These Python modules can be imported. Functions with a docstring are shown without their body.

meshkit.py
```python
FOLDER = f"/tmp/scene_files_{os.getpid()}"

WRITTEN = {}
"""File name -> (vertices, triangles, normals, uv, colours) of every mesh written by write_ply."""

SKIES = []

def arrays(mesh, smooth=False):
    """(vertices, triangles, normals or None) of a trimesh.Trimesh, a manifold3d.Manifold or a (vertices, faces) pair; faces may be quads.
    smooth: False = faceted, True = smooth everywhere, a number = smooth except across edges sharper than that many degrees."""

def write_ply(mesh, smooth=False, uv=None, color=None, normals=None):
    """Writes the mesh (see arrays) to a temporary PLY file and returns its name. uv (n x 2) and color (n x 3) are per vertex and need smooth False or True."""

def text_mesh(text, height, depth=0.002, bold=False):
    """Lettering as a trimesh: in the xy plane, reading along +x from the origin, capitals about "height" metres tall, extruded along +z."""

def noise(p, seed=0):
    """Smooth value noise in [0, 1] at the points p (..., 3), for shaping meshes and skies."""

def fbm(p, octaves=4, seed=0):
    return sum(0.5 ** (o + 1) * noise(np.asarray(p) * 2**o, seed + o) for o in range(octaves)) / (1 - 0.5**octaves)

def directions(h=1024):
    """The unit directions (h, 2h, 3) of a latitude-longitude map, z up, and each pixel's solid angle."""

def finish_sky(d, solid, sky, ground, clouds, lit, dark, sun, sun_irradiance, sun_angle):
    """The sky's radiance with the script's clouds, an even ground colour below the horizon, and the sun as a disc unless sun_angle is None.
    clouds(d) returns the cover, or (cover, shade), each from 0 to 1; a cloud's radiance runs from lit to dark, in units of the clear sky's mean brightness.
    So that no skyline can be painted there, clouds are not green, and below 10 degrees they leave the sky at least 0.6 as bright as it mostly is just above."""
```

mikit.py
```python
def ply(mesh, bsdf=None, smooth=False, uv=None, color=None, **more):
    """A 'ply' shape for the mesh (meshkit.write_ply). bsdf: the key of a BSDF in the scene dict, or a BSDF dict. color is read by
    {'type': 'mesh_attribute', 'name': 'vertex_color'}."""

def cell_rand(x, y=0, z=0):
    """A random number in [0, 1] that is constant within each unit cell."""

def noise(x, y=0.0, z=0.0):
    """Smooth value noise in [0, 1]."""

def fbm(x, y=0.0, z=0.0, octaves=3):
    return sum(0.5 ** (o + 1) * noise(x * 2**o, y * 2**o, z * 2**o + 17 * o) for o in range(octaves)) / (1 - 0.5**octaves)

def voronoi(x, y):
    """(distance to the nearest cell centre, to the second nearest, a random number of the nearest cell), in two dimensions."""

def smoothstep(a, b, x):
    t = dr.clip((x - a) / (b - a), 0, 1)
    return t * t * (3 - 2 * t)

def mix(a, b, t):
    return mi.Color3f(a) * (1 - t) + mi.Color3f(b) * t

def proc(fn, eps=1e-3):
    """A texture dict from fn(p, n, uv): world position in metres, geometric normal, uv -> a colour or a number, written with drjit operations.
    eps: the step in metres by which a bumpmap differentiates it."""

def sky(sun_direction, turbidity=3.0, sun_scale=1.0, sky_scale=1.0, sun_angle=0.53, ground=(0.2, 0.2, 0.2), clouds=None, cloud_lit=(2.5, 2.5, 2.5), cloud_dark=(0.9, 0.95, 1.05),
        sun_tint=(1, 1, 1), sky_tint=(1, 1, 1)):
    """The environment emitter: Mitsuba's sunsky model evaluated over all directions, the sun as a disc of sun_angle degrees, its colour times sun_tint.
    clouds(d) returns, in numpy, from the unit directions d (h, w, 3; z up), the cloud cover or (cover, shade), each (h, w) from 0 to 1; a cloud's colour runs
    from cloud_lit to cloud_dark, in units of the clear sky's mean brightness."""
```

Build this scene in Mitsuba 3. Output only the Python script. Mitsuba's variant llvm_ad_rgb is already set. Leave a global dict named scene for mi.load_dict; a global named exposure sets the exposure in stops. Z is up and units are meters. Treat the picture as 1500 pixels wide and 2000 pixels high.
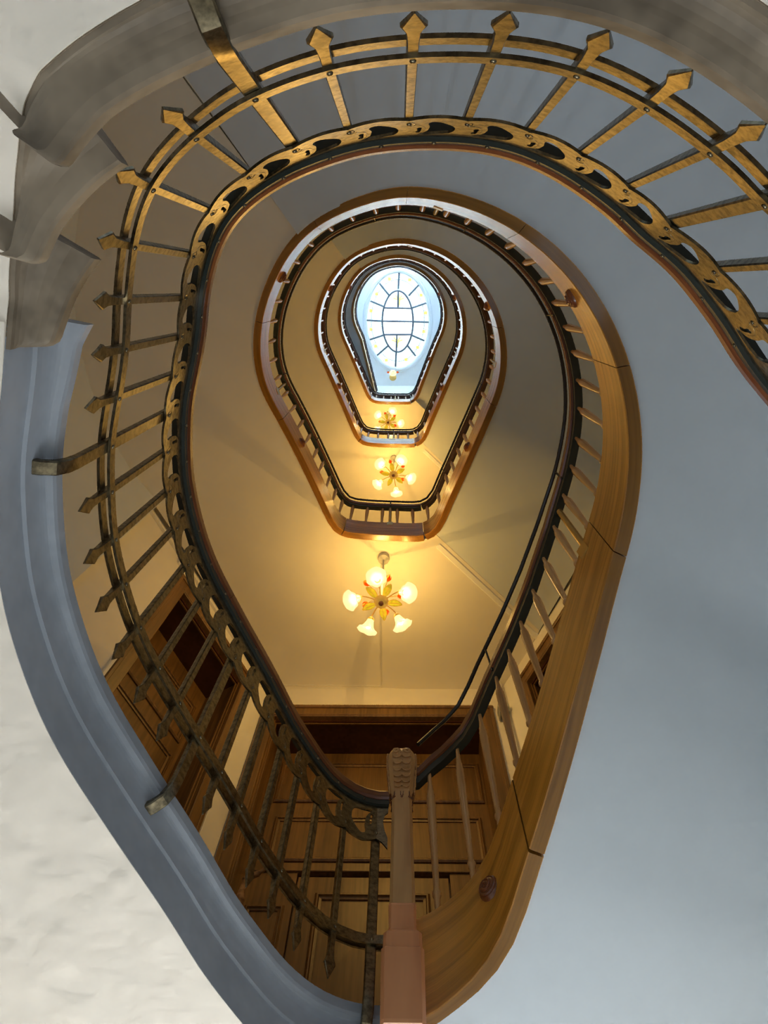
import math, random, numpy as np, trimesh, mitsuba as mi, mikit, drjit as dr
import shapely.geometry as sg, shapely.ops as so
from shapely import affinity as sa
from scipy.interpolate import CubicSpline
from mikit import fbm, noise, smoothstep, mix, proc
random.seed(7); rng = np.random.default_rng(7)
T = mi.ScalarTransform4f
scene, labels = {}, {}
# ------------------------------------------------------------------ camera, light, exposure
FPX = 1387.0                                     # focal length in pixels of the 1500 x 2000 frame
RM = np.array([[.99975, .00289, -.02238], [.00947, -.95399, .29968], [.02048, .29982, .95378]])   # camera axes (right, up, forward) -> world
scene['camera'] = {'type': 'perspective', 'fov': 2 * math.degrees(math.atan(750 / FPX)), 'fov_axis': 'x', 'near_clip': .02, 'far_clip': 200.,
                   'to_world': T().look_at(origin=[0, 0, 0], target=RM[:, 2].tolist(), up=RM[:, 1].tolist())}
exposure = 0.0
SKYLIGHT = (1.9, 2.25, 2.4)                    # glass of the roof light
ENTRANCE = (6.9, 7.4, 7.8)                       # daylight in the frosted glass of the street door
WINDOW, STAIRWIN = (.75, 1.1, 1.5), .38           # and in the stair windows
SHADE = (1.12, .86, .36)                         # glowing lamp glass
BULB = (4., 3.6, 2.4)
LAMP = (.95, .55, .125)                           # light of one lamp point, times its strength
# ------------------------------------------------------------------ helpers
def ply_arr(parts):
    V, F, U, o = [], [], [], 0
    for v, f, u in parts:
        V.append(v); F.append(np.asarray(f) + o); U.append(u if u is not None else np.zeros((len(v), 2))); o += len(v)
    return np.vstack(V), np.vstack(F), np.vstack(U)
def numbered(name):
    if name not in scene and name not in labels: return name
    k = 1
    while f'{name}_{k:03d}' in scene or f'{name}_{k:03d}' in labels: k += 1
    return f'{name}_{k:03d}'
def obj(name, mesh, bsdf, parent=None, smooth=30, uv=None, **more):
    """one entry of the scene; mesh: trimesh / (V, F) / list of (V, F, uv) strips / a ready ply dict"""
    key = numbered((parent + '__' if parent else '') + name)
    if isinstance(mesh, dict): scene[key] = {**mesh, **more}; return key
    if isinstance(mesh, list):
        v, f, u = ply_arr(mesh); tm = trimesh.Trimesh(v, f, process=False)
        scene[key] = mikit.ply(tm, bsdf, smooth=True, uv=u, **more)
    else: scene[key] = mikit.ply(mesh, bsdf, smooth=smooth, uv=uv, **more)
    return key
def thing(name, label, cat, group=None):
    key = numbered(name); labels[key] = {'label': label, 'category': cat}
    if group: labels[key]['group'] = group
    return key
def tag(key, label, cat=None, group=None, kind=None):
    labels[key] = {'label': label}
    if cat: labels[key]['category'] = cat
    if group: labels[key]['group'] = group
    if kind: labels[key]['kind'] = kind
def box(x0, x1, y0, y1, z0, z1, b=0.0):
    m = trimesh.creation.box((x1 - x0, y1 - y0, z1 - z0)); 
    if b:
        e = np.array([x1 - x0, y1 - y0, z1 - z0]) / 2; pts = []
        for s in np.array(np.meshgrid([-1, 1], [-1, 1], [-1, 1])).T.reshape(-1, 3):
            for k in range(3):
                q = s * e - s * b; q[k] = s[k] * e[k]; pts.append(q)
        m = trimesh.convex.convex_hull(np.array(pts))
    m.apply_translation(((x0 + x1) / 2, (y0 + y1) / 2, (z0 + z1) / 2)); return m
def cat(*ms): return trimesh.util.concatenate([m for m in ms])
def lathe(prof, n=16):
    return trimesh.creation.revolve(np.array(prof, float), sections=n)
def tube(pts, r, n=10, caps=True):
    p = np.asarray(pts, float); r = np.broadcast_to(r, (len(p),)); t = np.gradient(p, axis=0); t /= np.linalg.norm(t, axis=1, keepdims=True) + 1e-12
    a = np.array([0, 0, 1.]) if abs(t[0, 2]) < .9 else np.array([1., 0, 0]); fr = []
    for k in range(len(p)):
        a = a - t[k] * (a @ t[k]); a /= np.linalg.norm(a); fr.append((a.copy(), np.cross(t[k], a)))
    th = np.arange(n) * 2 * np.pi / n
    V = np.vstack([p[k] + r[k] * (np.cos(th)[:, None] * fr[k][0] + np.sin(th)[:, None] * fr[k][1]) for k in range(len(p))])
    F = []
    for k in range(len(p) - 1):
        for j in range(n):
            a_, b_ = k * n + j, k * n + (j + 1) % n; F += [[a_, b_, b_ + n], [a_, b_ + n, a_ + n]]
    if caps:
        V = np.vstack([V, p[0], p[-1]]); i0 = len(V) - 2
        for j in range(n): F += [[i0, (j + 1) % n, j], [i0 + 1, (len(p) - 1) * n + j, (len(p) - 1) * n + (j + 1) % n]]
    return trimesh.Trimesh(V, np.array(F), process=False)
def spline(pts, n=24):
    p = np.asarray(pts, float); t = np.r_[0, np.cumsum(np.linalg.norm(np.diff(p, axis=0), axis=1))]
    return CubicSpline(t, p)(np.linspace(0, t[-1], n))
class Path:
    """a plan curve run by azimuth (degrees, falling = rising flight) with a height; n points outwards, away from the well"""
    def __init__(s, deg, P, Z):
        s.deg, s.P, s.Z = np.asarray(deg, float), np.asarray(P, float), np.asarray(Z, float)
        t = np.gradient(s.P, axis=0); t /= np.linalg.norm(t, axis=1, keepdims=True)
        N = np.stack([t[:, 1], -t[:, 0]], 1); N *= np.sign((N * (s.P - [-.15, .7])).sum(1))[:, None]
        k = np.ones(5) / 5; M = np.stack([np.convolve(np.pad(N[:, i], 2, mode='edge'), k, 'valid') for i in (0, 1)], 1)
        s.N = M / np.linalg.norm(M, axis=1, keepdims=True); s.Tn = t
        s.S = np.r_[0, np.cumsum(np.linalg.norm(np.diff(s.P, axis=0), axis=1))]
    def at(s, deg, off=0., dz=0.):
        o = np.argsort(s.deg); f = lambda a: np.interp(deg, s.deg[o], a[o])
        n = np.stack([f(s.N[:, 0]), f(s.N[:, 1])], -1); n = n / np.linalg.norm(n, axis=-1, keepdims=True)
        return np.stack([f(s.P[:, 0]) + n[..., 0] * off, f(s.P[:, 1]) + n[..., 1] * off, f(s.Z) + dz], -1), n
    def arc(s, deg): o = np.argsort(s.deg); return np.interp(deg, s.deg[o], s.S[o])
    def deg_at(s, arc): return np.interp(arc, s.S, s.deg)
    def sub(s, a, b):
        """between two azimuths"""
        lo, hi = min(a, b), max(a, b); m = (s.deg > lo + 1e-6) & (s.deg < hi - 1e-6)
        d = s.deg[m]; d = np.r_[hi, d, lo] if s.deg[0] > s.deg[-1] else np.r_[lo, d, hi]
        q, n = s.at(d); r = Path.__new__(Path); r.deg, r.P, r.Z, r.N = d, q[:, :2], q[:, 2], n
        r.S = s.arc(d); return r
    def sweep(s, sec, caps=True, dz=0.):
        """strips of a section polygon [(n, z), ...] along the path"""
        sec = np.asarray(sec, float); m = len(s.P); out = []; per = np.r_[0, np.cumsum(np.linalg.norm(np.diff(np.vstack([sec, sec[:1]]), axis=0), axis=1))]
        ring = lambda k: np.column_stack([s.P + s.N * sec[k % len(sec), 0], s.Z + dz + sec[k % len(sec), 1]])
        for k in range(len(sec)):
            a, b = ring(k), ring(k + 1); i = np.arange(m - 1)
            F = np.vstack([np.column_stack([i, i + 1, i + 1 + m]), np.column_stack([i, i + 1 + m, i + m])])
            out.append((np.vstack([a, b]), F, np.column_stack([np.r_[s.S, s.S], np.r_[np.full(m, per[k]), np.full(m, per[k + 1])]])))
        if caps:
            pg = sg.Polygon(sec); v2, f2 = trimesh.creation.triangulate_polygon(pg, engine='earcut')
            for e in (0, -1):
                v3 = np.column_stack([s.P[e] + np.outer(v2[:, 0], s.N[e]), s.Z[e] + dz + v2[:, 1]]); out.append((v3, f2, np.column_stack([v2[:, 1], v2[:, 0]])))
        return out
# ------------------------------------------------------------------ plan of the well (metres, eye of the camera at 0,0,0)
CD = np.array([0.766,0.791,0.817,0.845,0.873,0.902,0.932,0.962,0.992,1.023,1.053,1.084,1.114,1.143,1.172,1.201,1.229,1.257,1.29,1.33,1.378,1.434,1.501,1.581,1.675,1.786,1.92,2.076,2.142,2.143,2.139,2.141,2.148,2.156,2.165,2.145,2.039,1.922,1.822,1.737,1.664,1.602,1.549,1.504,1.465,1.432,1.405,1.379,1.353,1.324,1.293,1.26,1.226,1.191,1.156,1.12,1.085,1.051,1.017,0.985,0.954,0.925,0.897,0.871,0.846,0.822,0.799,0.776,0.755,0.734,0.713,0.693,0.673,0.654,0.636,0.619,0.603,0.588,0.575,0.562,0.551,0.541,0.532,0.524,0.518,0.512,0.507,0.502,0.498,0.495,0.493,0.49,0.489,0.487,0.487,0.486,0.487,0.488,0.49,0.492,0.496,0.5,0.505,0.511,0.517,0.525,0.534,0.543,0.554,0.565,0.578,0.592,0.606,0.622,0.639,0.657,0.677,0.697,0.719,0.742])
_dc = CubicSpline(np.arange(0, 361, 3), np.r_[CD, CD[:1]], bc_type='periodic')
KD = np.array([-272, -240, -210, -180, -150, -120, -90, -60, -30, 0, 30, 60, 74, 88.])
S1 = CubicSpline(KD, [6.083, 6.091, 5.886, 5.541, 5.139, 4.757, 4.384, 4.046, 3.674, 3.258, 2.846, 2.329, 2.009, 1.613])
S2 = CubicSpline(KD, [10.095, 10.12, 10.10, 9.93, 9.569, 9.139, 8.679, 8.182, 7.672, 7.14, 6.581, 6.12, 6.083, 6.083])
S4 = CubicSpline(KD, [18.2, 18.2, 18.1, 17.85, 17.45, 17.0, 16.53, 16.08, 15.67, 15.31, 15.0, 14.7, 14.4, 14.107])
HF = 4.012
def well_path(z, a, b, step=1.0):
    d = np.linspace(a, b, int(abs(b - a) / step) + 1); dd = _dc(d % 360); r = np.radians(d)
    return Path(d, np.column_stack([dd * np.cos(r), dd * np.sin(r)]), z(np.clip(d, -272, 88)))
# outer walls
WFL, WFR, WY = np.array([-1.297, 3.731]), np.array([1.0, 3.731]), 3.731
WC, WR = np.array([-.15, .45]), 2.44
def _outer():
    pts = [WFL]; a0 = math.atan2(.461, -.887)
    for a in np.linspace(math.pi - .479, 2 * math.pi + .479, 90): pts.append(WC + WR * np.array([math.cos(a), math.sin(a)]))
    pts.append(WFR); return np.array(pts)
OUT = _outer(); OUTP = sg.Polygon(OUT); OUTL = OUTP.exterior
def to_wall(p, n, grow=.0):
    l = sg.LineString([p, p + n * 6]).intersection(OUTL)
    if l.is_empty: return p + n * 1.5
    g = l if l.geom_type == 'Point' else min(l.geoms, key=lambda q: q.distance(sg.Point(p)))
    return np.array([g.x, g.y])
# ------------------------------------------------------------------ materials
def M(name, d, two=True): scene[name] = {'type': 'twosided', 'bsdf': d} if two else d
def princ(col, rough=.5, **k):
    return {'type': 'principled', 'base_color': col if isinstance(col, dict) else {'type': 'rgb', 'value': list(col)}, 'roughness': rough, **k}
def bump(d, fn, scale): return {'type': 'bumpmap', 'arbitrary': proc(fn), 'scale': scale, 'bsdf': d}
def wood_uv(c0, c1, fu=2.2, fv=60., fig=1.0, under=-1.):
    def fn(p, n, uv):
        u, v = uv.x, uv.y
        w = fbm(u * 1.1 + 7, v * 5, 3.3) * 1.5
        pores = fbm(u * 6, v * 260, 9.1, octaves=2); g = fbm(u * fu, (v + w * .06) * fv, 5.1, octaves=4); h = noise(u * 1.4 + 31, v * 7 + w * 3 * fig, 1.7)
        k = dr.abs(dr.sin(v * 40 + w * 11 * fig + u * 1.5))
        t = dr.clip(.42 * g + .34 * h + .10 * k * fig + .16 * pores, 0, 1)
        return mix(c0, c1, smoothstep(.15, .85, t)) * dr.select(v < under, .5, 1.)  # painted shade: the strip on the lower face gets a darker colour
    return proc(fn)
def wood_z(c0, c1, f=60.):
    def fn(p, n, uv):
        w = fbm(p.x * 5, p.y * 5, p.z * .8); g = fbm(p.x * f + w * 3, p.y * f, p.z * 2.2, octaves=4); h = noise(p.x * 7 + 3, p.y * 7, p.z * .9 + w * 2)
        return mix(c0, c1, smoothstep(.25, .8, .65 * g + .4 * h))
    return proc(fn)
def mottled(c0, c1, f=3., g=20.):
    def fn(p, n, uv):
        return mix(c0, c1, smoothstep(.25, .75, .7 * fbm(p.x * f, p.y * f, p.z * f, octaves=4) + .35 * fbm(p.x * g, p.y * g, p.z * g, octaves=3)))
    return proc(fn)
fine = lambda p, n, uv: fbm(p.x * 26, p.y * 26, p.z * 26, octaves=3)
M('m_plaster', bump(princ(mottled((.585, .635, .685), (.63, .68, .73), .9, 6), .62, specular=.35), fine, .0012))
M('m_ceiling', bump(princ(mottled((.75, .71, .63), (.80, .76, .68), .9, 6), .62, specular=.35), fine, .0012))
M('m_cream', bump(princ(mottled((.82, .735, .635), (.87, .79, .69), 1.2, 14), .8), lambda p, n, uv: fbm(p.x * 11, p.y * 11, p.z * 11, octaves=5), .02))
M('m_bluestone', bump(princ(mottled((.26, .29, .335), (.33, .36, .41), 3, 24), .55), fine, .0015))
M('m_stone', bump(princ(mottled((.095, .072, .048), (.26, .205, .145), 5, 26), .6), fine, .003))
M('m_oak', princ(wood_uv((.29, .108, .012), (.66, .30, .044), under=.0502), .19, specular=.5, clearcoat=.6, clearcoat_gloss=.9))  # underside of the string boards carries shade in its colour
M('m_mahogany', princ(wood_uv((.085, .022, .008), (.22, .068, .022), 3., 60), .28, specular=.5, clearcoat=.8, clearcoat_gloss=.9))
M('m_darkrail', princ(wood_uv((.03, .012, .006), (.09, .032, .014), 3., 60), .3, specular=.5, clearcoat=.8, clearcoat_gloss=.9))
M('m_baluster', princ(wood_z((.42, .21, .07), (.64, .38, .16), 40), .14, specular=.7, clearcoat=1., clearcoat_gloss=.95))
M('m_newel', princ(wood_z((.42, .205, .07), (.60, .35, .14), 26), .36, clearcoat=.4, clearcoat_gloss=.8))
M('m_newel_side', princ(wood_z((.10, .03, .012), (.17, .06, .022), 30), .4))
M('m_newel_base', princ(wood_z((.54, .19, .07), (.70, .30, .125), 22), .36, clearcoat=.4, clearcoat_gloss=.8))
M('m_doorwood', princ(wood_z((.095, .047, .013), (.185, .092, .026), 55), .42, clearcoat=.25))
M('m_doordark', princ(wood_z((.045, .012, .005), (.07, .02, .008), 40), .42))
M('m_iron', princ(mottled((.115, .097, .066), (.30, .25, .16), 70, 190), .30, metallic=1.0))
M('m_irongreen', princ((.022, .03, .028), .35, specular=.5))
M('m_blackpaint', princ((.012, .014, .015), .3, clearcoat=.5))
M('m_brass', princ((.55, .38, .12), .32, metallic=.9))
M('m_whitepaint', princ((.78, .76, .70), .4))
M('m_white', princ((.82, .82, .80), .5))
M('m_branch', princ(mottled((.12, .055, .02), (.36, .20, .09), 30, 70), .7))
M('m_gold', princ((.85, .58, .16), .35, specular=.5, clearcoat=.5))
M('m_leaf', {'type': 'principledthin', 'base_color': proc(lambda p, n, uv: mix((.50, .54, .08), (.76, .70, .16), noise(p.x * 60, p.y * 60, p.z * 60))), 'roughness': .5, 'diff_trans': .8}, False)
M('m_petal', {'type': 'principledthin', 'base_color': {'type': 'rgb', 'value': [.85, .16, .03]}, 'roughness': .5, 'diff_trans': 1.0}, False)
M('m_grey', princ((.36, .36, .34), .5))
M('m_lead', princ((.09, .11, .13), .5))
M('m_tile', princ(mottled((.56, .55, .52), (.68, .67, .63), 2, 9), .45))
def emit(rgb, w=1.0): return {'type': 'area', 'radiance': {'type': 'rgb', 'value': list(map(float, rgb))}, 'sampling_weight': float(w)}
# ------------------------------------------------------------------ the setting: walls, floor, soffits, roof light
ZG, ZT = -1.6, 21.0
def wall_plane(name, a, b, z0, z1, holes, label, th=.45, bs='m_ceiling'):
    """upright wall from plan point a to b, its room face on the line, holes [(s0, s1, z0, z1)]"""
    a, b = np.array(a, float), np.array(b, float); L = np.linalg.norm(b - a); d = (b - a) / L; n = np.array([d[1], -d[0]])
    if n @ ((a + b) / 2 - [-.15, .7]) < 0: n = -n
    pg = sg.Polygon([(0, z0), (L, z0), (L, z1), (0, z1)])
    for h in holes: pg = pg.difference(sg.box(h[0], h[2], h[1], h[3]))
    m = trimesh.creation.extrude_polygon(pg, th, engine='earcut'); v = m.vertices
    m = trimesh.Trimesh(np.column_stack([a[0] + d[0] * v[:, 0] + n[0] * v[:, 2], a[1] + d[1] * v[:, 0] + n[1] * v[:, 2], v[:, 1]]), m.faces, process=False)
    k = obj(name, m, bs, smooth=False); tag(k, label, kind='structure'); return k
DL = np.array([-.461, -.887]); DR = np.array([.461, -.887])          # the side walls run back from the front corners
LL = 3.2
wall_plane('wall_front', WFL + [-.0, 0], WFR, ZG, ZT, [(.127, 2.047, 1.70, 5.62), (.12, 2.18, -1.5, .46)], 'cream plaster end wall of the landing behind the central door portal')
wall_plane('wall_left', WFL, WFL + DL * LL, ZG, ZT, [(.33, 1.36, 1.70, 5.72)], 'cream plaster wall on the left of the landing with a recessed door')
wall_plane('wall_right', WFR, WFR + DR * LL, ZG, ZT, [(.33, 1.36, 1.70, 5.72)], 'cream plaster wall on the right of the stairs with a recessed door')
BAY, WINZ = math.radians(17.9), [(1.95, 3.55), (5.6, 7.4), (9.6, 11.4), (13.6, 15.2), (18.6, 20.5)]
def wall_arc(a0, a1, z0, z1):
    pa = np.linspace(a0, a1, max(6, int(abs(a1 - a0) * 18))); p = Path(np.degrees(pa), WC + WR * np.column_stack([np.cos(pa), np.sin(pa)]), np.full(len(pa), z0))
    p.N = np.column_stack([np.cos(pa), np.sin(pa)]); return p.sweep([(.0, 0), (.35, 0), (.35, z1 - z0), (.0, z1 - z0)])
m = 1.5 * math.pi; wb = wall_arc(math.pi - .60, m - BAY, ZG, ZT) + wall_arc(m + BAY, 2 * math.pi + .60, ZG, ZT); zl = ZG
for z0, z1 in WINZ + [(ZT, None)]:
    wb += wall_arc(m - BAY, m + BAY, zl, z0); zl = z1
k = obj('wall_back', wb, 'm_plaster'); tag(k, 'curved plaster wall that the stairs wind along', kind='structure')
k = obj('floor', trimesh.creation.extrude_polygon(OUTP.buffer(.3), .12, engine='earcut').apply_translation((0, 0, ZG - .12)), 'm_tile', smooth=False); tag(k, 'stone tiled floor of the entrance hall under the stairs', kind='structure')
def soffit(name, path, label, dz=.02, off=.045, th=.2, bs='m_plaster', n=5):
    rows = []
    for P, N, z in zip(path.P, path.N, path.Z):
        a = P + N * off; b = to_wall(a, N); b = b + (b - a) / max(np.linalg.norm(b - a), 1e-6) * .02; t = np.linspace(0, 1, n)[:, None]; rows.append(np.column_stack([a + (b - a) * t, np.full(n, z + dz)]))
    R = np.array(rows); m = len(R); V = R.reshape(-1, 3); i, j = np.meshgrid(np.arange(m - 1), np.arange(n - 1), indexing='ij'); q = (i * n + j).ravel()
    F = np.vstack([np.column_stack([q, q + 1, q + n + 1]), np.column_stack([q, q + n + 1, q + n])]); k = len(V)
    W = V + [0, 0, th]; e = np.arange(m - 1) * n
    side = np.vstack([np.column_stack([e, e + n, e + n + k]), np.column_stack([e, e + n + k, e + k])])
    st = [(V, F, None), (W, F[:, ::-1], None), (np.vstack([V, W]), side, None)]
    for r in (0, m - 1):
        v = np.vstack([V[r * n:(r + 1) * n], W[r * n:(r + 1) * n]]); c = np.arange(n - 1)
        st.append((v, np.vstack([np.column_stack([c, c + 1, c + 1 + n]), np.column_stack([c, c + 1 + n, c + n])]), None))
    key = obj(name, st, bs); tag(key, label, kind='structure'); return key
R1 = well_path(S1, 89.9, -272); R2 = well_path(S2, 88, -272); R3 = well_path(lambda d: S2(d) + HF, 88, -272); R4 = well_path(S4, 88, -272)
RINGS = [R1, R2, R3, R4]
ORD = ['first', 'second', 'third', 'top']
for i, (r, w) in enumerate(zip(RINGS, ORD)):
    hi = 89.9 if i == 0 else 82.2
    fl = r.sub(hi, -154); fl.Z = fl.Z - .035 * np.clip((-95 - fl.deg) / 59, 0, 1)
    if i: fl.N[0] = [.716, .698]
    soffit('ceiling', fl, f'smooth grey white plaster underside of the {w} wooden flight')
    if i < 3:
        nx = well_path([S1, S2, lambda d: S2(d) + HF][i], -153.9, -277.8, .9)
        nx.N[-1] = [.716, .698]
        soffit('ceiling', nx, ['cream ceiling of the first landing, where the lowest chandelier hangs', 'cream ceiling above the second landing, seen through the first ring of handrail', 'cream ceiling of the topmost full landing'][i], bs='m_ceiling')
_d4 = np.linspace(-153.9, -232, 79); _r4 = np.radians(_d4); _p4 = np.column_stack([_dc(_d4 % 360) * np.cos(_r4), _dc(_d4 % 360) * np.sin(_r4)])
_t4 = np.linspace(0, 1, 26)[1:, None]; _p4 = np.vstack([_p4, _p4[-1] + (np.array([-.60, 2.62]) - _p4[-1]) * _t4]); _d4 = np.r_[_d4, -232 - 24 * _t4[:, 0]]
T4 = Path(_d4, _p4, S4(np.clip(_d4, -272, 88))); T4.N[80:] = np.array([-.93, .36]) / math.hypot(.93, .36)
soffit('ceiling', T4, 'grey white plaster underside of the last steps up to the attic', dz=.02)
tag(obj('beam', box(-.64, .52, 2.60, 2.71, 17.95, 18.4, .01), 'm_darkrail', smooth=False), 'dark brown beam across the well just under the oval roof light', 'beam')
# top storey: near front wall, ceiling with the oval opening
wall_plane('wall_front', [-1.75, 2.72], [1.45, 2.72], 18.0, ZT, [], 'pale wall of the top storey just below the glass roof', th=.12)
E0 = np.array([-.045, .885]); EA, EB = .885, 1.315
def ell(a, b, c=E0, n=96): t = np.linspace(0, 2 * np.pi, n, endpoint=False); return np.column_stack([c[0] + a * np.cos(t), c[1] + b * np.sin(t)])
top = OUTP.buffer(.2).difference(sg.Polygon(ell(EA + .05, EB + .05)))
k = obj('ceiling', trimesh.creation.extrude_polygon(top, .3, engine='earcut').apply_translation((0, 0, ZT)), 'm_white', smooth=False); tag(k, 'white ceiling of the top storey around the oval glass roof', kind='structure')
W1 = thing('window', 'oval stained glass roof light with dark leading, at the top of the stairwell', 'roof light'); del labels[W1]['category']; labels[W1]['kind'] = 'structure'
W1N = W1
te = np.linspace(0, 360, 121); pe = Path(te, np.vstack([ell(1, 1, n=120)[:0], np.column_stack([E0[0] + EA * np.cos(np.radians(te)), E0[1] + EB * np.sin(np.radians(te))])]), np.full(121, ZT))
ne = (pe.P - E0) / [EA ** 2, EB ** 2]; pe.N = ne / np.linalg.norm(ne, axis=1, keepdims=True)
obj('frame', pe.sweep([(-.01, .08), (-.01, .03), (.02, -.02), (.06, -.03), (.10, -.02), (.12, .0), (.12, .08)], caps=False), 'm_white', W1)
IA, IB = .44, .845; EI = np.array([-.048, .90])
def px2(x, y): return np.array([(x - 775) / 68.2 - .073, (y - 628) / 69.9 + .893])
spokes = [((778, 566), (780, 533)), ((773.5, 688), (772, 717)), ((760.5, 578), (742, 555)), ((798, 579), (818, 558)), ((752, 600), (724, 588)), ((805, 602), (832, 593)), ((750, 654), (722, 663)), ((804, 655), (829, 666)), ((758, 675), (736, 694)), ((795, 674), (812, 696)), ((747, 627), (716, 625)), ((807, 628.5), (838, 630))]
inner = [((778, 568), (777.5, 602)), ((775, 653), (774, 687)), ((751, 601.5), (804.5, 603)), ((747, 627), (807, 628.5)), ((750, 653.5), (804, 653.5))]
outer_ring = sg.Polygon(ell(EA, EB)).difference(sg.Polygon(ell(IA, IB, EI)))
def ext(a, b, f=.25): a, b = px2(*a), px2(*b); d = b - a; return sg.LineString([a - d * f, b + d * f])
def cells(poly, lines):
    g = so.unary_union([poly.boundary] + lines); return [c for c in so.polygonize(g) if poly.contains(c.representative_point()) and c.area > .004]
zg = ZT + .05
SKYC, SKYO = tuple(v * 1.0 for v in SKYLIGHT), tuple(v * f for v, f in zip(SKYLIGHT, (.42, .56, .60)))
M('m_glass', princ((.7, .85, .88), .2)); M('m_yellowglass', princ((.8, .6, .15), .2))
def pane(pg, name, rgb, w, z=zg, bs='m_glass', th=.004):
    m = trimesh.creation.extrude_polygon(pg, th, engine='earcut').apply_translation((0, 0, z)); return obj(name, m, bs, W1, smooth=False, emitter=emit(rgb, w))
for c in cells(outer_ring, [ext(*q) for q in spokes]): pane(c, 'pane', SKYO, .35)
for c in cells(sg.Polygon(ell(IA, IB, EI)), [ext(*q, f=.02) for q in inner]): pane(c, 'pane', SKYC, .35)
def came(a, b, w=.012, name='came'):
    a, b = px2(*a), px2(*b); obj(name, tube([[*a, zg - .012], [*b, zg - .012]], w, 6), 'm_lead', W1)
for a, b in spokes + inner: came(a, b, .026)
q = ell(IA, IB, EI, 72); obj('came', tube(np.column_stack([np.vstack([q, q[:1]]), np.full(73, zg - .012)]), .026, 6, False), 'm_lead', W1)
for x in (766.5, 780.5, 789.5): came((x + .5, 604), (x, 653), .003, 'lead_line')
q = ell(EA * .86, EB * .86, E0, 72); obj('lead_line', tube(np.column_stack([np.vstack([q, q[:1]]), np.full(73, zg - .008)]), .004, 5, False), 'm_lead', W1)
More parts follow.
